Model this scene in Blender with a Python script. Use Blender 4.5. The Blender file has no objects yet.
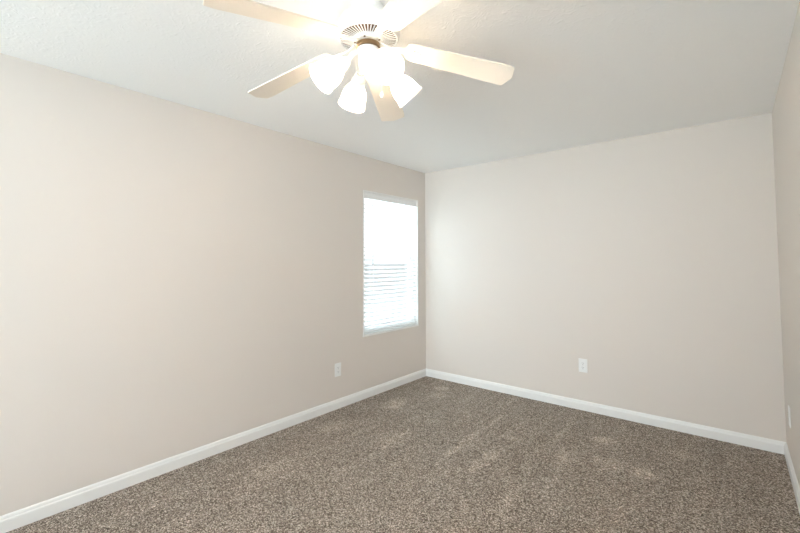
import bpy, bmesh, math, random
from mathutils import Vector, Matrix
random.seed(7)
C = bpy.context.scene.collection
scene = bpy.context.scene
PI = math.pi

# ------------------------------------------------------------------ room dimensions (metres)
# corner of left wall (x = 0) and back wall (y = 0) is the origin; the room runs to +x and -y
W, H, YF = 3.113, 2.44, -5.45
BH = 0.0944                                   # baseboard height
WY0, WY1, WZ0, WZ1 = -1.061, -0.145, 0.614, 2.093     # window opening in the left wall

# ------------------------------------------------------------------ camera
f_px, yaw, pitch, roll, sy = 403.76, 0.69192, 0.044937, -0.0024567, -22.743
fw = Vector((-math.sin(yaw) * math.cos(pitch), math.cos(yaw) * math.cos(pitch), math.sin(pitch)))
rt = Vector((math.cos(yaw), math.sin(yaw), 0))
up = rt.cross(fw)
r2 = rt * math.cos(roll) + up * math.sin(roll)
u2 = -rt * math.sin(roll) + up * math.cos(roll)
cam = bpy.data.cameras.new('camera')
cam.sensor_width = 36
cam.lens = f_px / 800 * 36
cam.shift_y = sy / 800
cam.clip_start = 0.02
cam_o = bpy.data.objects.new('camera', cam)
C.objects.link(cam_o)
M4 = Matrix((r2, u2, -fw)).transposed().to_4x4()
M4.translation = Vector((2.8735, -3.9472, 1.3625))
cam_o.matrix_world = M4
scene.camera = cam_o

# ------------------------------------------------------------------ light and exposure
scene.view_settings.view_transform = 'Standard'
scene.view_settings.look = 'None'
scene.view_settings.gamma = 1
scene.view_settings.use_curve_mapping = False
scene.view_settings.exposure = 0.37
scene.cycles.max_bounces = 14
scene.cycles.diffuse_bounces = 8
scene.cycles.transparent_max_bounces = 16
scene.cycles.use_denoising = True
scene.cycles.sample_clamp_indirect = 45

world = bpy.data.worlds.new('overcast_sky')
scene.world = world
world.use_nodes = True
wb = world.node_tree.nodes['Background']
wb.inputs[0].default_value = (0.97, 0.99, 1.0, 1)
wb.inputs[1].default_value = 1.4


def area(name, loc, direction, sx, sy_, power, col):
    l = bpy.data.lights.new(name, 'AREA')
    l.shape = 'RECTANGLE'
    l.size, l.size_y = sx, sy_
    l.energy = power
    l.color = col
    o = bpy.data.objects.new(name, l)
    C.objects.link(o)
    o.location = loc
    o.rotation_euler = Vector(direction).to_track_quat('-Z', 'Y').to_euler()
    return o


# daylight outside the window in the left wall: open sky to one side, bright ground below
area('sky_daylight', (-1.7, -2.3, 2.0), (1.7, 1.7, -0.55), 2.2, 1.8, 14, (0.60, 0.75, 1.0))
area('ground_daylight', (-1.3, -0.7, -0.35), (1.0, 0.0, 1.0), 1.8, 1.0, 600, (0.77, 0.93, 1.0))
# added fill lamps behind the camera, shining in through an opening made for them
area('far_fill', (2.0, -9.0, 1.7), (-0.1, 1, -0.05), 3.0, 2.5, 84, (0.94, 0.96, 1.0))
area('rear_fill', (1.2, -7.5, 0.2), (0.0, 1, 0.45), 2.4, 1.5, 62, (0.55, 0.90, 1.0))
area('side_fill', (3.1, -8.6, 1.5), (-0.3, 1, 0), 1.6, 2.0, 140, (0.75, 0.9, 1.0))
BULB_STRENGTH = 285.0


# ------------------------------------------------------------------ materials
def mat(name):
    m = bpy.data.materials.new(name)
    m.use_nodes = True
    nt = m.node_tree
    return m, nt, nt.nodes['Principled BSDF']


def node(nt, t, **kw):
    n = nt.nodes.new(t)
    for k, v in kw.items():
        setattr(n, k, v)
    return n


def simple(name, col, rough=0.5, metal=0.0, bump=0.0, bscale=200, spec=None):
    m, nt, b = mat(name)
    b.inputs['Base Color'].default_value = (*col, 1)
    b.inputs['Roughness'].default_value = rough
    b.inputs['Metallic'].default_value = metal
    if spec is not None:
        b.inputs['Specular IOR Level'].default_value = spec
    if bump:
        tc = node(nt, 'ShaderNodeTexCoord')
        n = node(nt, 'ShaderNodeTexNoise')
        n.inputs['Scale'].default_value = bscale
        n.inputs['Detail'].default_value = 3
        bp = node(nt, 'ShaderNodeBump')
        bp.inputs['Strength'].default_value = bump
        bp.inputs['Distance'].default_value = 0.002
        nt.links.new(tc.outputs['Object'], n.inputs['Vector'])
        nt.links.new(n.outputs[0], bp.inputs['Height'])
        nt.links.new(bp.outputs[0], b.inputs['Normal'])
    return m


WALL = simple('greige_wall_paint', (0.715, 0.662, 0.612), 0.62, bump=0.10, bscale=160, spec=0.3)
TRIM = simple('white_trim_paint', (0.84, 0.835, 0.82), 0.35)
VINYL = simple('white_vinyl', (0.86, 0.86, 0.86), 0.4)
FANW = simple('white_fan_enamel', (0.86, 0.86, 0.85), 0.3)
BLADE = simple('white_blade_laminate', (0.90, 0.82, 0.725), 0.42, bump=0.05, bscale=60)
BRASS = simple('antique_brass', (0.36, 0.25, 0.14), 0.3, 1.0)
DARK = simple('dark_motor_steel', (0.13, 0.065, 0.03), 0.6, 0.0)
PLATE = simple('white_outlet_plastic', (0.86, 0.86, 0.85), 0.35)
SLOT = simple('dark_slot', (0.08, 0.08, 0.085), 0.6)
CORD = simple('white_cord', (0.8, 0.8, 0.8), 0.7)
WAND = simple('clear_grey_wand', (0.55, 0.56, 0.58), 0.3)


def ceiling_material():
    m, nt, b = mat('stippled_white_ceiling')
    b.inputs['Base Color'].default_value = (0.935, 0.926, 0.912, 1)
    b.inputs['Roughness'].default_value = 0.85
    b.inputs['Specular IOR Level'].default_value = 0.15
    tc = node(nt, 'ShaderNodeTexCoord')
    # stomp-brush texture: warped ridges in patches
    warp = node(nt, 'ShaderNodeTexNoise')
    warp.inputs['Scale'].default_value = 9
    warp.inputs['Detail'].default_value = 2
    add = node(nt, 'ShaderNodeVectorMath', operation='MULTIPLY_ADD')
    add.inputs[1].default_value = (0.22, 0.22, 0.22)
    rid = node(nt, 'ShaderNodeTexNoise')
    rid.noise_type = 'RIDGED_MULTIFRACTAL'
    rid.inputs['Scale'].default_value = 38
    rid.inputs['Detail'].default_value = 3
    fine = node(nt, 'ShaderNodeTexNoise')
    fine.inputs['Scale'].default_value = 90
    fine.inputs['Detail'].default_value = 2
    mx = node(nt, 'ShaderNodeMath', operation='MULTIPLY_ADD')
    mx.inputs[1].default_value = 0.35
    bp = node(nt, 'ShaderNodeBump')
    bp.inputs['Strength'].default_value = 0.38
    bp.inputs['Distance'].default_value = 0.005
    L = nt.links.new
    L(tc.outputs['Object'], warp.inputs['Vector'])
    L(warp.outputs['Color'], add.inputs[0])
    L(tc.outputs['Object'], add.inputs[2])
    L(add.outputs[0], rid.inputs['Vector'])
    L(tc.outputs['Object'], fine.inputs['Vector'])
    L(fine.outputs[0], mx.inputs[0])
    L(rid.outputs[0], mx.inputs[2])
    L(mx.outputs[0], bp.inputs['Height'])
    L(bp.outputs[0], b.inputs['Normal'])
    return m


# (x, y, half width, half length, turn, strength) of the brushed patches and vacuum strokes
CARPET_PATCHES = [
    (0.34, -0.95, 0.10, 0.17, 0.3, 0.8), (0.40, -0.29, 0.10, 0.07, 0.2, 0.8), (0.50, -0.50, 0.08, 0.12, 0.0, 0.5),
    (1.27, -1.28, 0.035, 0.36, 0.03, 0.7), (1.26, -0.72, 0.022, 0.20, 0.1, 0.6), (1.17, -0.30, 0.018, 0.17, 0.1, 0.5),
    (1.52, -1.42, 0.05, 0.22, 0.0, 0.7), (0.83, -1.58, 0.04, 0.22, 0.1, 0.6), (1.50, -0.97, 0.09, 0.04, 0.2, 0.6),
    (2.08, -0.56, 0.10, 0.07, 0.3, 0.8), (2.17, -0.93, 0.10, 0.10, 0.0, 0.6), (2.38, -0.92, 0.09, 0.09, 0.4, 0.7),
    (1.93, -1.05, 0.06, 0.16, 0.2, 0.6), (2.55, -0.47, 0.08, 0.08, 0.0, 0.5), (1.78, -0.66, 0.02, 0.30, 0.05, 0.5),
    (0.28, -1.72, 0.10, 0.14, 0.0, 0.5), (0.50, -2.38, 0.12, 0.18, 0.1, 0.4), (1.85, -1.75, 0.04, 0.25, 0.05, 0.5)]


def carpet_material():
    m, nt, b = mat('flecked_taupe_carpet')
    L = nt.links.new
    b.inputs['Roughness'].default_value = 0.95
    b.inputs['Specular IOR Level'].default_value = 0.05
    tc = node(nt, 'ShaderNodeTexCoord')
    wn = node(nt, 'ShaderNodeTexNoise')
    wn.inputs['Scale'].default_value = 60
    wv = node(nt, 'ShaderNodeVectorMath', operation='MULTIPLY_ADD')
    wv.inputs[1].default_value = (0.012, 0.012, 0.012)
    L(tc.outputs['Object'], wn.inputs['Vector'])
    L(wn.outputs['Color'], wv.inputs[0])
    L(tc.outputs['Object'], wv.inputs[2])
    # tufts: each cell of yarn has its own tone
    vo = node(nt, 'ShaderNodeTexVoronoi')
    vo.inputs['Scale'].default_value = 210
    L(wv.outputs[0], vo.inputs['Vector'])
    sep = node(nt, 'ShaderNodeSeparateColor')
    L(vo.outputs['Color'], sep.inputs[0])
    ramp = node(nt, 'ShaderNodeValToRGB')
    cr = ramp.color_ramp
    cr.elements[0].position = 0.0
    cr.elements[0].color = (0.078, 0.062, 0.050, 1)
    cr.elements[1].position = 1.0
    cr.elements[1].color = (0.84, 0.76, 0.68, 1)
    for pos, col in ((0.22, (0.165, 0.133, 0.109, 1)), (0.55, (0.312, 0.260, 0.218, 1)), (0.82, (0.525, 0.457, 0.393, 1))):
        e = cr.elements.new(pos)
        e.color = col
    L(sep.outputs[0], ramp.inputs[0])
    # pile laid over by the vacuum: faint lanes along the room and a few brushed patches of paler lay
    mp = node(nt, 'ShaderNodeMapping')
    mp.inputs['Rotation'].default_value = (0, 0, -0.06)
    mp.inputs['Scale'].default_value = (6.5, 1.2, 1)
    st = node(nt, 'ShaderNodeTexNoise')
    st.inputs['Scale'].default_value = 1.7
    st.inputs['Detail'].default_value = 4
    L(tc.outputs['Object'], mp.inputs[0])
    L(mp.outputs[0], st.inputs['Vector'])
    r2_ = node(nt, 'ShaderNodeMapRange')
    r2_.inputs['From Min'].default_value = 0.50
    r2_.inputs['From Max'].default_value = 0.80
    r2_.inputs['To Max'].default_value = 0.5
    L(st.outputs[0], r2_.inputs['Value'])
    # ragged edges for the patches
    rag = node(nt, 'ShaderNodeTexNoise')
    rag.inputs['Scale'].default_value = 16
    rag.inputs['Detail'].default_value = 5
    rag.inputs['Roughness'].default_value = 0.65
    L(tc.outputs['Object'], rag.inputs['Vector'])
    rg = node(nt, 'ShaderNodeMath', operation='MULTIPLY_ADD')
    rg.inputs[1].default_value = 2.6
    rg.inputs[2].default_value = -1.3
    L(rag.outputs[0], rg.inputs[0])
    last = r2_.outputs[0]
    for x, y, rx, ry, rot, amt in CARPET_PATCHES:
        pm = node(nt, 'ShaderNodeMapping')
        pm.vector_type = 'TEXTURE'
        pm.inputs['Location'].default_value = (x, y, 0)
        pm.inputs['Rotation'].default_value = (0, 0, rot)
        pm.inputs['Scale'].default_value = (rx, ry, 1)
        L(tc.outputs['Object'], pm.inputs[0])
        ln = node(nt, 'ShaderNodeVectorMath', operation='LENGTH')
        L(pm.outputs[0], ln.inputs[0])
        ad = node(nt, 'ShaderNodeMath', operation='ADD')
        L(ln.outputs['Value'], ad.inputs[0])
        L(rg.outputs[0], ad.inputs[1])
        mr = node(nt, 'ShaderNodeMapRange')
        mr.inputs['From Min'].default_value = 1.25
        mr.inputs['From Max'].default_value = 0.55
        mr.inputs['To Max'].default_value = amt
        L(ad.outputs[0], mr.inputs['Value'])
        mxm = node(nt, 'ShaderNodeMath', operation='MAXIMUM')
        L(last, mxm.inputs[0])
        L(mr.outputs[0], mxm.inputs[1])
        last = mxm.outputs[0]
    sc = node(nt, 'ShaderNodeMath', operation='MULTIPLY_ADD')
    sc.inputs[1].default_value = 0.5
    sc.inputs[2].default_value = 1.0
    L(last, sc.inputs[0])
    lift = node(nt, 'ShaderNodeVectorMath', operation='SCALE')
    L(ramp.outputs[0], lift.inputs[0])
    L(sc.outputs[0], lift.inputs['Scale'])
    L(lift.outputs[0], b.inputs['Base Color'])
    # tuft relief
    inv = node(nt, 'ShaderNodeMath', operation='SUBTRACT')
    inv.inputs[0].default_value = 1.0
    L(vo.outputs['Distance'], inv.inputs[1])
    bp = node(nt, 'ShaderNodeBump')
    bp.inputs['Strength'].default_value = 0.8
    bp.inputs['Distance'].default_value = 0.006
    L(inv.outputs[0], bp.inputs['Height'])
    L(bp.outputs[0], b.inputs['Normal'])
    return m


def shade_material():
    m = bpy.data.materials.new('frosted_white_glass')
    m.use_nodes = True
    nt = m.node_tree
    nt.nodes.remove(nt.nodes['Principled BSDF'])
    out = nt.nodes['Material Output']
    L = nt.links.new
    tl = node(nt, 'ShaderNodeBsdfTranslucent')
    tl.inputs[0].default_value = (0.95, 0.93, 0.88, 1)
    df = node(nt, 'ShaderNodeBsdfDiffuse')
    df.inputs[0].default_value = (0.9, 0.9, 0.88, 1)
    tr = node(nt, 'ShaderNodeBsdfTransparent')
    tr.inputs[0].default_value = (1, 0.97, 0.92, 1)
    gl = node(nt, 'ShaderNodeBsdfGlossy')
    gl.inputs['Roughness'].default_value = 0.15
    a = node(nt, 'ShaderNodeMixShader')
    a.inputs[0].default_value = 0.5
    b = node(nt, 'ShaderNodeMixShader')
    b.inputs[0].default_value = 0.08
    c = node(nt, 'ShaderNodeMixShader')
    c.inputs[0].default_value = 0.05
    L(tl.outputs[0], a.inputs[1]); L(df.outputs[0], a.inputs[2])
    L(a.outputs[0], b.inputs[1]); L(tr.outputs[0], b.inputs[2])
    L(b.outputs[0], c.inputs[1]); L(gl.outputs[0], c.inputs[2])
    L(c.outputs[0], out.inputs[0])
    return m


def slat_material():
    m = bpy.data.materials.new('white_blind_slat')
    m.use_nodes = True
    nt = m.node_tree
    nt.nodes.remove(nt.nodes['Principled BSDF'])
    out = nt.nodes['Material Output']
    L = nt.links.new
    tl = node(nt, 'ShaderNodeBsdfTranslucent')
    tl.inputs[0].default_value = (0.95, 0.96, 0.97, 1)
    df = node(nt, 'ShaderNodeBsdfDiffuse')
    df.inputs[0].default_value = (0.9, 0.9, 0.9, 1)
    a = node(nt, 'ShaderNodeMixShader')
    a.inputs[0].default_value = 0.70
    L(tl.outputs[0], a.inputs[1]); L(df.outputs[0], a.inputs[2])
    L(a.outputs[0], out.inputs[0])
    return m


def clear_material(name, tint, gloss, through):
    """thin pane or mesh: mostly see-through, a little reflection or solid thread"""
    m = bpy.data.materials.new(name)
    m.use_nodes = True
    nt = m.node_tree
    nt.nodes.remove(nt.nodes['Principled BSDF'])
    out = nt.nodes['Material Output']
    tr = node(nt, 'ShaderNodeBsdfTransparent')
    tr.inputs[0].default_value = (*tint, 1)
    g = node(nt, 'ShaderNodeBsdfGlossy' if gloss else 'ShaderNodeBsdfDiffuse')
    g.inputs[0].default_value = (0.9, 0.9, 0.9, 1) if gloss else (0.12, 0.12, 0.13, 1)
    if gloss:
        g.inputs['Roughness'].default_value = 0.02
    x = node(nt, 'ShaderNodeMixShader')
    x.inputs[0].default_value = 1 - through
    nt.links.new(tr.outputs[0], x.inputs[1])
    nt.links.new(g.outputs[0], x.inputs[2])
    nt.links.new(x.outputs[0], out.inputs[0])
    return m


def bulb_material():
    m = bpy.data.materials.new('lit_bulb')
    m.use_nodes = True
    nt = m.node_tree
    nt.nodes.remove(nt.nodes['Principled BSDF'])
    e = node(nt, 'ShaderNodeEmission')
    e.inputs[0].default_value = (1.0, 0.85, 0.69, 1)
    e.inputs[1].default_value = BULB_STRENGTH
    nt.links.new(e.outputs[0], nt.nodes['Material Output'].inputs[0])
    return m


CEIL, CARPET, SHADE, SLAT = ceiling_material(), carpet_material(), shade_material(), slat_material()
GLASS = clear_material('window_glass', (0.97, 0.985, 0.98), True, 0.95)
SCREEN = clear_material('insect_screen', (1, 1, 1), False, 0.6)
BULB = bulb_material()


# ------------------------------------------------------------------ mesh helpers
def obj(name, bm, m, parent=None, smooth=False):
    me = bpy.data.meshes.new(name)
    bmesh.ops.recalc_face_normals(bm, faces=bm.faces[:])
    bm.to_mesh(me)
    bm.free()
    me.materials.append(m)
    if smooth:
        me.shade_smooth()
        me.set_sharp_from_angle(angle=math.radians(38))
    o = bpy.data.objects.new(name, me)
    C.objects.link(o)
    if parent:
        o.parent = parent
    return o


def empty(name, loc):
    o = bpy.data.objects.new(name, None)
    o.empty_display_size = 0.1
    o.location = loc
    C.objects.link(o)
    return o


def add_box(bm, lo, hi, bevel=0.0, seg=2, mtx=None):
    lo, hi = Vector(lo), Vector(hi)
    r = bmesh.ops.create_cube(bm, size=1)
    vs = r['verts']
    for v in vs:
        v.co = Vector([(lo[i] + hi[i]) / 2 + v.co[i] * (hi[i] - lo[i]) for i in range(3)])
    geom = vs
    if bevel:
        es = list({e for v in vs for e in v.link_edges})
        b = bmesh.ops.bevel(bm, geom=es, offset=bevel, segments=seg, affect='EDGES', profile=0.5)
        geom = list({v for f in b['faces'] for v in f.verts} | {v for v in vs if v.is_valid})
    if mtx is not None:
        for v in geom:
            v.co = mtx @ v.co


def box(lo, hi, bevel=0.0, seg=2):
    bm = bmesh.new()
    add_box(bm, lo, hi, bevel, seg)
    return bm


def add_lathe(bm, prof, n=48, mtx=None, cap_start=False, cap_end=False):
    """profile of (radius, z) turned round z"""
    rings = []
    for r, z in prof:
        ring = []
        for k in range(n):
            a = 2 * PI * k / n
            p = Vector((r * math.cos(a), r * math.sin(a), z))
            ring.append(bm.verts.new(mtx @ p if mtx is not None else p))
        rings.append(ring)
    for a, b in zip(rings, rings[1:]):
        for k in range(n):
            bm.faces.new((a[k], a[(k + 1) % n], b[(k + 1) % n], b[k]))
    if cap_start:
        bm.faces.new(rings[0])
    if cap_end:
        bm.faces.new(rings[-1])


def lathe(prof, n=48, mtx=None, **kw):
    bm = bmesh.new()
    add_lathe(bm, prof, n, mtx, **kw)
    return bm


def add_tube(bm, pts, rad, n=12):
    """round tube along points; rad is a number or one per point"""
    pts = [Vector(p) for p in pts]
    if not isinstance(rad, (list, tuple)):
        rad = [rad] * len(pts)
    rings = []
    for i, p in enumerate(pts):
        t = (pts[min(i + 1, len(pts) - 1)] - pts[max(i - 1, 0)]).normalized()
        ref = Vector((0, 0, 1)) if abs(t.z) < 0.9 else Vector((1, 0, 0))
        a = t.cross(ref).normalized()
        b = t.cross(a)
        rings.append([bm.verts.new(p + (a * math.cos(2 * PI * k / n) + b * math.sin(2 * PI * k / n)) * rad[i]) for k in range(n)])
    for r, s in zip(rings, rings[1:]):
        for k in range(n):
            bm.faces.new((r[k], r[(k + 1) % n], s[(k + 1) % n], s[k]))
    bm.faces.new(rings[0])
    bm.faces.new(rings[-1])


def add_slab(bm, outline, z0, z1, mtx=None, bevel=0.0):
    """closed outline of (x, y) given thickness from z0 to z1"""
    tmp = bmesh.new()
    lo = [tmp.verts.new((x, y, z0)) for x, y in outline]
    f0 = tmp.faces.new(lo)
    ex = bmesh.ops.extrude_face_region(tmp, geom=[f0])
    for v in ex['geom']:
        if isinstance(v, bmesh.types.BMVert):
            v.co.z = z1
    if bevel:
        es = [e for e in tmp.edges if abs(e.verts[0].co.z - e.verts[1].co.z) < 1e-7]
        bmesh.ops.bevel(tmp, geom=es, offset=bevel, segments=2, affect='EDGES', profile=0.5)
    bmesh.ops.recalc_face_normals(tmp, faces=tmp.faces[:])
    me = bpy.data.meshes.new('tmp')
    tmp.to_mesh(me)
    tmp.free()
    if mtx is not None:
        me.transform(mtx)
    bm.from_mesh(me)
    bpy.data.meshes.remove(me)


def struct(o):
    o['kind'] = 'structure'
    return o


def thing(o, label, cat, group=None):
    o['label'], o['category'] = label, cat
    if group:
        o['group'] = group
    return o


# ------------------------------------------------------------------ the room shell
T = 0.14
struct(obj('floor', box((-T, YF - T, -0.12), (W + T, T, 0.010)), CARPET))
struct(obj('ceiling', box((-T, YF - T, H), (W + T, T, H + 0.12)), CEIL))
struct(obj('wall_back', box((-T, 0, 0), (W + T, T, H)), WALL))
struct(obj('wall_right', box((W, YF - T, 0), (W + T, 0, H)), WALL))


def wall_with_hole(axis, lo, hi, a0, a1, z0, z1):
    """box wall with one rectangular opening; axis = the wall's long axis"""
    bm = bmesh.new()
    n0, n1 = lo[axis], hi[axis]

    def seg(p0, p1, q0, q1):
        l, h = list(lo), list(hi)
        l[axis], h[axis], l[2], h[2] = p0, p1, q0, q1
        add_box(bm, l, h)
    seg(n0, a0, lo[2], hi[2])
    seg(a1, n1, lo[2], hi[2])
    seg(a0, a1, lo[2], z0)
    seg(a0, a1, z1, hi[2])
    return bm


struct(obj('wall_left', wall_with_hole(1, (-T, YF - T, 0), (0, 0, H), WY0, WY1, WZ0, WZ1), WALL))
struct(obj('wall_front', wall_with_hole(0, (0, YF - T, 0), (W, YF, H), 0.25, 2.85, 0.35, 2.33), WALL))  # unseen wall; its opening is added to let the fill lamps in


# baseboards: moulded profile swept along each wall
def baseboard(name, p0, p1, inward):
    prof = [(0, 0), (0.0145, 0), (0.0145, 0.066), (0.0135, 0.072), (0.0105, 0.076), (0.0095, 0.082), (0.0075, 0.0885), (0.003, BH), (0, BH)]
    bm = bmesh.new()
    p0, p1, inn = Vector(p0), Vector(p1), Vector(inward)
    ra = [bm.verts.new(p0 + inn * d + Vector((0, 0, z))) for d, z in prof]
    rb = [bm.verts.new(p1 + inn * d + Vector((0, 0, z))) for d, z in prof]
    n = len(prof)
    for k in range(n):
        bm.faces.new((ra[k], ra[(k + 1) % n], rb[(k + 1) % n], rb[k]))
    bm.faces.new(ra)
    bm.faces.new(rb)
    return struct(obj(name, bm, TRIM))


baseboard('baseboard_left', (0, YF, 0), (0, 0, 0), (1, 0, 0))
baseboard('baseboard_back', (0, 0, 0), (W, 0, 0), (0, -1, 0))
baseboard('baseboard_right', (W, YF, 0), (W, 0, 0), (-1, 0, 0))

# ------------------------------------------------------------------ the window
win = struct(empty('window_1', (0, (WY0 + WY1) / 2, WZ0)))
ox = Vector((0, -(WY0 + WY1) / 2, -WZ0))


def wbox(bm, x0, x1, y0, y1, z0, z1, bev=0.0):
    add_box(bm, Vector((x0, y0, z0)) + ox, Vector((x1, y1, z1)) + ox, bev)


G = 0.0015
bm = bmesh.new()                              # white return boards lining the opening, edge just proud of the wall
wbox(bm, -0.085, 0.005, WY0 + G, WY0 + 0.016, WZ0 + 0.022, WZ1 - G, 0.001)
wbox(bm, -0.085, 0.005, WY1 - 0.016, WY1 - G, WZ0 + 0.022, WZ1 - G, 0.001)
wbox(bm, -0.085, 0.005, WY0 + 0.016, WY1 - 0.016, WZ1 - 0.016, WZ1 - G, 0.001)
obj('window_jamb', bm, TRIM, win)
bm = bmesh.new()
wbox(bm, -0.085, 0.007, WY0 + G, WY1 - G, WZ0 + G, WZ0 + 0.022, 0.002)
obj('window_sill', bm, TRIM, win)
zm = 1.352
bm = bmesh.new()                              # outer vinyl frame
for y0, y1, z0, z1 in ((WY0 + 0.002, WY0 + 0.045, WZ0 + 0.022, WZ1 - 0.002), (WY1 - 0.045, WY1 - 0.002, WZ0 + 0.022, WZ1 - 0.002),
                       (WY0 + 0.045, WY1 - 0.045, WZ1 - 0.045, WZ1 - 0.002), (WY0 + 0.045, WY1 - 0.045, WZ0 + 0.022, WZ0 + 0.036)):
    wbox(bm, -0.135, -0.087, y0, y1, z0, z1, 0.003)
obj('window_frame', bm, VINYL, win)


def sash(name, z0, z1, x0, x1):
    bm = bmesh.new()
    ya, yb, s = WY0 + 0.047, WY1 - 0.047, 0.026
    wbox(bm, x0, x1, ya, ya + s, z0, z1, 0.002)
    wbox(bm, x0, x1, yb - s, yb, z0, z1, 0.002)
    wbox(bm, x0, x1, ya + s, yb - s, z0, z0 + s, 0.002)
    wbox(bm, x0, x1, ya + s, yb - s, z1 - s, z1, 0.002)
    o = obj(name, bm, VINYL, win)
    bm = bmesh.new()
    xm = (x0 + x1) / 2
    wbox(bm, xm - 0.002, xm + 0.002, ya + s - 0.002, yb - s + 0.002, z0 + s - 0.002, z1 - s + 0.002)
    obj('pane', bm, GLASS, o)


sash('upper_sash', zm - 0.016, WZ1 - 0.047, -0.132, -0.112)
sash('lower_sash', WZ0 + 0.038, zm + 0.016, -0.110, -0.090)
bm = bmesh.new()
wbox(bm, -0.137, -0.1355, WY0 + 0.03, WY1 - 0.03, WZ0 + 0.05, zm)
obj('insect_screen', bm, SCREEN, win)

# ------------------------------------------------------------------ the blind hanging in the window
bx, by0, by1 = -0.034, WY0 + 0.021, WY1 - 0.021
blind = thing(empty('window_blind', (0, (WY0 + WY1) / 2, WZ1 - 0.018)),
              'white horizontal slat blind lowered and tilted open in the window of the left wall', 'blind')
ob = Vector((0, -(WY0 + WY1) / 2, -(WZ1 - 0.018)))


def bbox(bm, lo, hi, bev=0.0):
    add_box(bm, Vector(lo) + ob, Vector(hi) + ob, bev)


bm = bmesh.new()
bbox(bm, (bx - 0.024, by0, WZ1 - 0.055), (bx + 0.022, by1, WZ1 - 0.019), 0.002)
obj('head_rail', bm, VINYL, blind)
bm = bmesh.new()                              # valance with a small crown lip
bbox(bm, (bx + 0.0235, by0 - 0.002, WZ1 - 0.082), (bx + 0.0315, by1 + 0.002, WZ1 - 0.019), 0.0015)
bbox(bm, (bx + 0.0305, by0 - 0.002, WZ1 - 0.031), (bx + 0.0355, by1 + 0.002, WZ1 - 0.020), 0.0015)
bbox(bm, (bx + 0.0305, by0 - 0.002, WZ1 - 0.081), (bx + 0.0345, by1 + 0.002, WZ1 - 0.074), 0.0012)
obj('valance', bm, VINYL, blind)
TILT = math.radians(24)
z_top, z_bot = WZ1 - 0.090, WZ0 + 0.070
NS = 31
bm = bmesh.new()
for k in range(NS):
    zc = z_top + (z_bot - z_top) * k / (NS - 1)
    prof = []
    m = 6
    for j in range(m + 1):                    # gently crowned slat
        s = (j / m - 0.5) * 0.050
        c = 0.0022 * (1 - (2 * s / 0.05) ** 2)
        prof.append((s, c))
    ring = [(s, c + 0.0013) for s, c in prof] + [(s, c - 0.0013) for s, c in reversed(prof)]
    cs, sn = math.cos(TILT), math.sin(TILT)
    ends = []
    for y in (by0 + 0.003, by1 - 0.003):
        ends.append([bm.verts.new(Vector((bx + s * cs + c * sn, y, zc - s * sn + c * cs)) + ob) for s, c in ring])
    n = len(ring)
    for j in range(n):
        bm.faces.new((ends[0][j], ends[0][(j + 1) % n], ends[1][(j + 1) % n], ends[1][j]))
    bm.faces.new(ends[0])
    bm.faces.new(ends[1])
obj('slat_bank', bm, SLAT, blind)
bm = bmesh.new()
bbox(bm, (bx - 0.026, by0 + 0.002, WZ0 + 0.035), (bx + 0.026, by1 - 0.002, WZ0 + 0.048), 0.004)
obj('bottom_rail', bm, VINYL, blind)
for y in (by0 + 0.14, by1 - 0.14):
    bm = bmesh.new()
    for dx in (-0.0265, 0.0265):
        add_tube(bm, [Vector((bx + dx, y, WZ1 - 0.05)) + ob, Vector((bx + dx, y, WZ0 + 0.045)) + ob], 0.0011, 6)
    obj('ladder_cord', bm, CORD, blind)
bm = bmesh.new()
yw = by0 + 0.115
add_tube(bm, [Vector((bx + 0.040, yw, WZ1 - 0.10)) + ob, Vector((bx + 0.041, yw, WZ1 - 0.72)) + ob], 0.0045, 6)
add_tube(bm, [Vector((bx + 0.041, yw, WZ1 - 0.72)) + ob, Vector((bx + 0.041, yw, WZ1 - 0.76)) + ob], [0.006, 0.0065], 8)
add_tube(bm, [Vector((bx + 0.026, yw, WZ1 - 0.075)) + ob, Vector((bx + 0.036, yw, WZ1 - 0.085)) + ob, Vector((bx + 0.040, yw, WZ1 - 0.102)) + ob], 0.0022, 6)
obj('tilt_wand', bm, WAND, blind)
bm = bmesh.new()
yc = by1 - 0.10
add_tube(bm, [Vector((bx + 0.037, yc, WZ1 - 0.08)) + ob, Vector((bx + 0.037, yc, WZ0 + 0.36)) + ob], 0.0013, 6)
add_lathe(bm, [(0.002, 0.03), (0.006, 0.02), (0.0075, 0.0), (0.004, -0.002)], 10,
          Matrix.Translation(Vector((bx + 0.037, yc, WZ0 + 0.335)) + ob), cap_start=True, cap_end=True)
obj('lift_cord', bm, CORD, blind)


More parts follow.
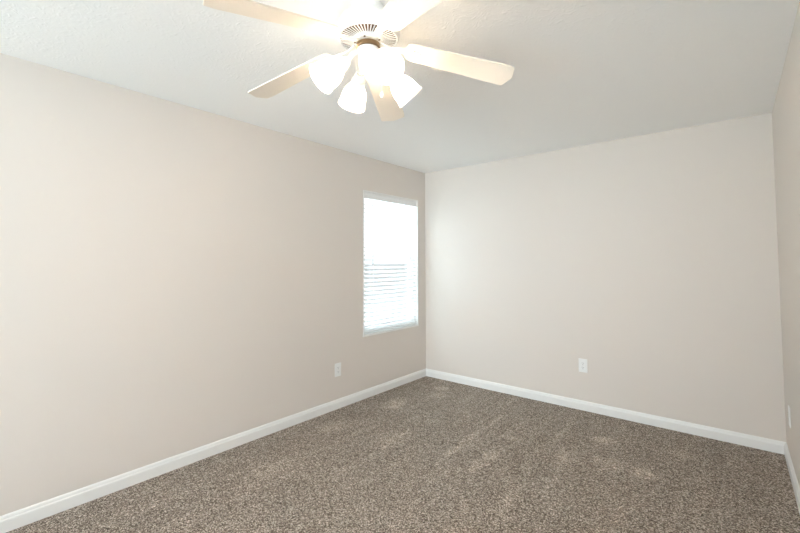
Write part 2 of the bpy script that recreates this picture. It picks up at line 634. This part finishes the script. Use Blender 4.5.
# ------------------------------------------------------------------ wall outlets
def outlet(loc, rot, label):
    """duplex receptacle: built facing +x of its own frame, then turned to its wall"""
    root = thing(empty('wall_outlet', loc), label, 'outlet', 'duplex wall outlets')
    root.rotation_euler = (0, 0, rot)
    obj('cover_plate', box((0.0003, -0.038, -0.061), (0.0065, 0.038, 0.061), 0.003, 3), PLATE, root)
    for z in (0.0195, -0.0195):
        ol = []
        for k in range(28):
            a = 2 * PI * k / 28
            ol.append((max(-0.0135, min(0.0135, 0.0175 * math.cos(a))) , 0.0175 * math.sin(a)))
        bm = bmesh.new()
        # outline (y, z) extruded along x
        mt = Matrix(((0, 0, 1, 0), (0, 1, 0, 0), (1, 0, 0, z), (0, 0, 0, 1)))
        add_slab(bm, ol, 0.0068, 0.0085, mt, 0.0004)
        rc = obj('receptacle', bm, PLATE, root)
        bm = bmesh.new()
        add_box(bm, (0.0086, -0.0075, z - 0.001), (0.0089, -0.0055, z + 0.008))
        add_box(bm, (0.0086, 0.0050, z - 0.001), (0.0089, 0.0072, z + 0.007))
        add_tube(bm, [(0.0086, 0, z - 0.0085), (0.0089, 0, z - 0.0085)], 0.0026, 10)
        obj('socket_slot', bm, SLOT, rc)
    bm = bmesh.new()
    add_tube(bm, [(0.0066, 0, 0), (0.0078, 0, 0)], 0.003, 12)
    obj('screw', bm, simple('screw_steel', (0.7, 0.7, 0.7), 0.3, 0.8), root)
    return root


outlet((0, -1.391, 0.364), 0, 'white duplex wall outlet on the left wall below the window')
outlet((1.775, 0, 0.412), -PI / 2, 'white duplex wall outlet low on the back wall')
outlet((W, -0.367, 0.378), PI, 'white duplex wall outlet on the right wall at the edge of the picture')

# ------------------------------------------------------------------ the ceiling fan
FX, FY = 1.708, -2.748
fan = thing(empty('ceiling_fan', (FX, FY, H)),
            'white five blade ceiling fan with four lit glass shades hung close to the ceiling', 'ceiling fan')
Z = lambda z: z - H                            # world height to the fan's own frame

obj('canopy', lathe([(0.070, Z(2.4395)), (0.072, Z(2.432)), (0.070, Z(2.412)), (0.064, Z(2.404)), (0.050, Z(2.400))], 64, cap_start=True, cap_end=True), FANW, fan, True)
hous = obj('motor_housing', lathe([(0.048, Z(2.4005)), (0.078, Z(2.400)), (0.102, Z(2.391)), (0.118, Z(2.377)), (0.1285, Z(2.357)), (0.1310, Z(2.342)),
                                   (0.1340, Z(2.340)), (0.1340, Z(2.323)), (0.1320, Z(2.321)), (0.1300, Z(2.307)), (0.1240, Z(2.2985)),
                                   (0.1200, Z(2.2980)), (0.1200, Z(2.3040))], 96, cap_start=True), FANW, fan, True)
obj('motor_core', lathe([(0.119, Z(2.3080)), (0.050, Z(2.3070))], 64, cap_start=True, cap_end=True), DARK, hous)
bm = bmesh.new()                               # radial vent ribs round the underside
NR = 54
for k in range(NR):
    mt = Matrix.Rotation(2 * PI * k / NR, 4, 'Z')
    add_box(bm, (0.0675, -0.0024, Z(2.2950)), (0.1205, 0.0024, Z(2.2968)), mtx=mt)
add_lathe(bm, [(0.0655, Z(2.3000)), (0.0690, Z(2.3000)), (0.0690, Z(2.2940)), (0.0655, Z(2.2940)), (0.0655, Z(2.3000))], 72)
obj('vent_grille', bm, FANW, hous)
bm = lathe([(0.0645, Z(2.3000)), (0.0645, Z(2.2900)), (0.0620, Z(2.2870)), (0.0440, Z(2.2850))], 64, cap_start=True, cap_end=True)
fly = obj('flywheel', bm, FANW, fan, True)
for k in range(10):
    bm = bmesh.new()
    a = 2 * PI * (k + 0.3) / 10
    add_tube(bm, [(0.056 * math.cos(a), 0.056 * math.sin(a), Z(2.2872)), (0.056 * math.cos(a), 0.056 * math.sin(a), Z(2.2845))], 0.0045, 10)
    obj('screw_hole', bm, DARK, fly)
obj('rotor_neck', lathe([(0.040, Z(2.2852)), (0.040, Z(2.281)), (0.050, Z(2.279)), (0.051, Z(2.263)), (0.034, Z(2.2600))], 40, cap_start=True, cap_end=True), BRASS, fan, True)
cup = obj('switch_housing', lathe([(0.036, Z(2.2598)), (0.0455, Z(2.2590)), (0.0480, Z(2.253)), (0.0465, Z(2.244)), (0.0430, Z(2.225)), (0.0410, Z(2.200)),
                                   (0.0420, Z(2.198)), (0.0420, Z(2.192)), (0.0395, Z(2.189)), (0.0370, Z(2.176)), (0.0300, Z(2.1665)), (0.0120, Z(2.1635))],
                                  56, cap_start=True, cap_end=True), FANW, fan, True)
obj('finial', lathe([(0.010, Z(2.1637)), (0.0075, Z(2.158)), (0.009, Z(2.153)), (0.006, Z(2.147)), (0.001, Z(2.145))], 20, cap_start=True, cap_end=True), FANW, cup, True)

# blades: pitched boards with clipped ends on drooping arms
ZB, PH, BT, DR = 2.2967, 0.8325, -0.1578, 0.1785


def round_corner(p, a, b, r, n=5):
    """points of a rounded corner p between neighbours a and b"""
    p, a, b = Vector(p), Vector(a), Vector(b)
    d1, d2 = (a - p).normalized(), (b - p).normalized()
    s, e = p + d1 * r, p + d2 * r
    return [tuple(s * (1 - t) ** 2 + p * 2 * t * (1 - t) + e * t ** 2) for t in [i / n for i in range(n + 1)]]


raw = [(0.172, -0.046), (0.604, -0.0637), (0.641, -0.0591), (0.659, 0.004), (0.637, 0.074), (0.172, 0.060)]
rad = [0.034, 0.010, 0.006, 0.010, 0.006, 0.040]
outline = []
for i, q in enumerate(raw):
    outline += round_corner(q, raw[i - 1], raw[(i + 1) % len(raw)], rad[i])
bm = bmesh.new()
add_slab(bm, outline, 0.0, 0.006, None, 0.0015)
blade0 = obj('blade', bm, BLADE, fan)
arm_half = [(0.140, 0.012), (0.158, 0.013), (0.175, 0.022), (0.192, 0.033), (0.210, 0.037), (0.224, 0.031), (0.220, 0.023),
            (0.206, 0.018), (0.202, 0.0125), (0.212, 0.010), (0.230, 0.011), (0.240, 0.0)]
arm_ol = arm_half + [(x, -y) for x, y in reversed(arm_half[:-1])]
bm = bmesh.new()
add_slab(bm, arm_ol, -0.0045, -0.0003, None, 0.001)
# neck of the arm, bolted up under the flywheel
neck = []
NJ = 10
for j in range(NJ + 1):
    t = j / NJ
    x = 0.052 + t * 0.096
    zc = 0.0035 * (1 - t) - 0.0024 - 0.006 * math.sin(PI * t)
    w = 0.019 - 0.008 * math.sin(PI * min(1, t * 1.1) * 0.9)
    neck.append((x, zc, w))
prev = None
for x, zc, w in neck:
    h = 0.0045
    ring = [bm.verts.new((x, -w, zc - h)), bm.verts.new((x, w, zc - h)), bm.verts.new((x, w, zc + h * 0.2)), bm.verts.new((x, -w, zc + h * 0.2))]
    if prev:
        for k in range(4):
            bm.faces.new((prev[k], prev[(k + 1) % 4], ring[(k + 1) % 4], ring[k]))
    else:
        bm.faces.new(ring)
    prev = ring
bm.faces.new(prev)
for x, y in ((0.200, 0.026), (0.200, -0.026), (0.226, 0.0)):
    add_lathe(bm, [(0.005, -0.0043), (0.0045, -0.006), (0.001, -0.0068)], 10, Matrix.Translation((x, y, 0)), cap_start=True, cap_end=True)
arm0 = obj('blade_arm', bm, FANW, blade0)
for k in range(5):
    a = PH + k * 2 * PI / 5
    u = Vector((math.cos(a) * math.cos(DR), math.sin(a) * math.cos(DR), -math.sin(DR)))
    v0 = Vector((-math.sin(a), math.cos(a), 0))
    n = u.cross(v0)
    v = v0 * math.cos(BT) + n * math.sin(BT)
    n = u.cross(v)
    mt = Matrix((u, v, n)).transposed().to_4x4()
    mt.translation = Vector((-0.006, -0.005, Z(ZB)))
    if k == 0:
        bl = blade0
    else:
        bl = blade0.copy()
        C.objects.link(bl)
        ar = arm0.copy()
        C.objects.link(ar)
        bl.parent = fan
        ar.parent = bl
    bl.matrix_local = mt

# four lamps on curved arms
LP, RN, ZN, TAU = -1.985, 0.118, 2.168, 0.829
for k in range(4):
    a = LP - k * PI / 2
    rot = Matrix.Rotation(a, 4, 'Z')
    ax = Vector((math.sin(TAU), 0, -math.cos(TAU)))         # the way the shade opens
    neckp = Vector((RN, 0, Z(ZN)))
    back = neckp - ax * 0.034
    p0 = Vector((0.038, 0, Z(2.232)))
    pts = []
    c1, c2 = p0 + Vector((0.034, 0, 0.006)), back - ax * 0.030
    for j in range(13):
        t = j / 12
        pts.append(p0 * (1 - t) ** 3 + c1 * 3 * t * (1 - t) ** 2 + c2 * 3 * t * t * (1 - t) + back * t ** 3)
    bm = bmesh.new()
    add_tube(bm, [rot @ p for p in pts], 0.0105, 14)
    arm = obj('lamp_arm', bm, FANW, fan, True)
    tr = ax.to_track_quat('Z', 'Y').to_matrix().to_4x4()
    tr.translation = neckp
    mt = rot @ tr
    obj('socket', lathe([(0.010, -0.036), (0.020, -0.034), (0.0245, -0.026), (0.0250, -0.012), (0.0305, -0.010), (0.0315, 0.004), (0.0285, 0.0045), (0.0200, -0.006)],
                        32, mt, cap_start=True, cap_end=True), FANW, arm, True)
    outer = [(0.0275, 0.000), (0.0285, 0.010), (0.0345, 0.020), (0.0440, 0.034), (0.0515, 0.050), (0.0555, 0.068), (0.0570, 0.086),
             (0.0590, 0.102), (0.0640, 0.116)]
    inner = [(r - 0.0028, z) for r, z in reversed(outer)]
    sh = obj('lamp_shade', lathe(outer + inner + [outer[0]], 48, mt), SHADE, fan, True)
    obj('bulb', lathe([(0.010, 0.006), (0.012, 0.040), (0.0200, 0.058), (0.0250, 0.074), (0.0235, 0.088), (0.0140, 0.099), (0.002, 0.1025)],
                      14, mt, cap_start=True, cap_end=True), BULB, sh, True)


# pull chains
def pull_chain(x, y, z0, z1):
    bm = bmesh.new()
    z = z0
    while z > z1:
        bmesh.ops.create_icosphere(bm, subdivisions=1, radius=0.0018, matrix=Matrix.Translation((x, y, Z(z))))
        z -= 0.0044
    add_tube(bm, [(x, y, Z(z0 + 0.002)), (x, y, Z(z1))], 0.0007, 6)
    ch = obj('pull_chain', bm, FANW, fan)
    obj('chain_pull', lathe([(0.002, 0.014), (0.0055, 0.008), (0.0075, -0.001), (0.0055, -0.010), (0.001, -0.013)], 16,
                            Matrix.Translation((x, y, Z(z1 - 0.012))), cap_start=True, cap_end=True), FANW, ch, True)


R_ = Vector((math.cos(yaw), math.sin(yaw)))
pull_chain(-R_.x * 0.0485, -R_.y * 0.0485, 2.248, 2.085)
pull_chain(R_.x * 0.058, R_.y * 0.058, 2.15, 2.075)
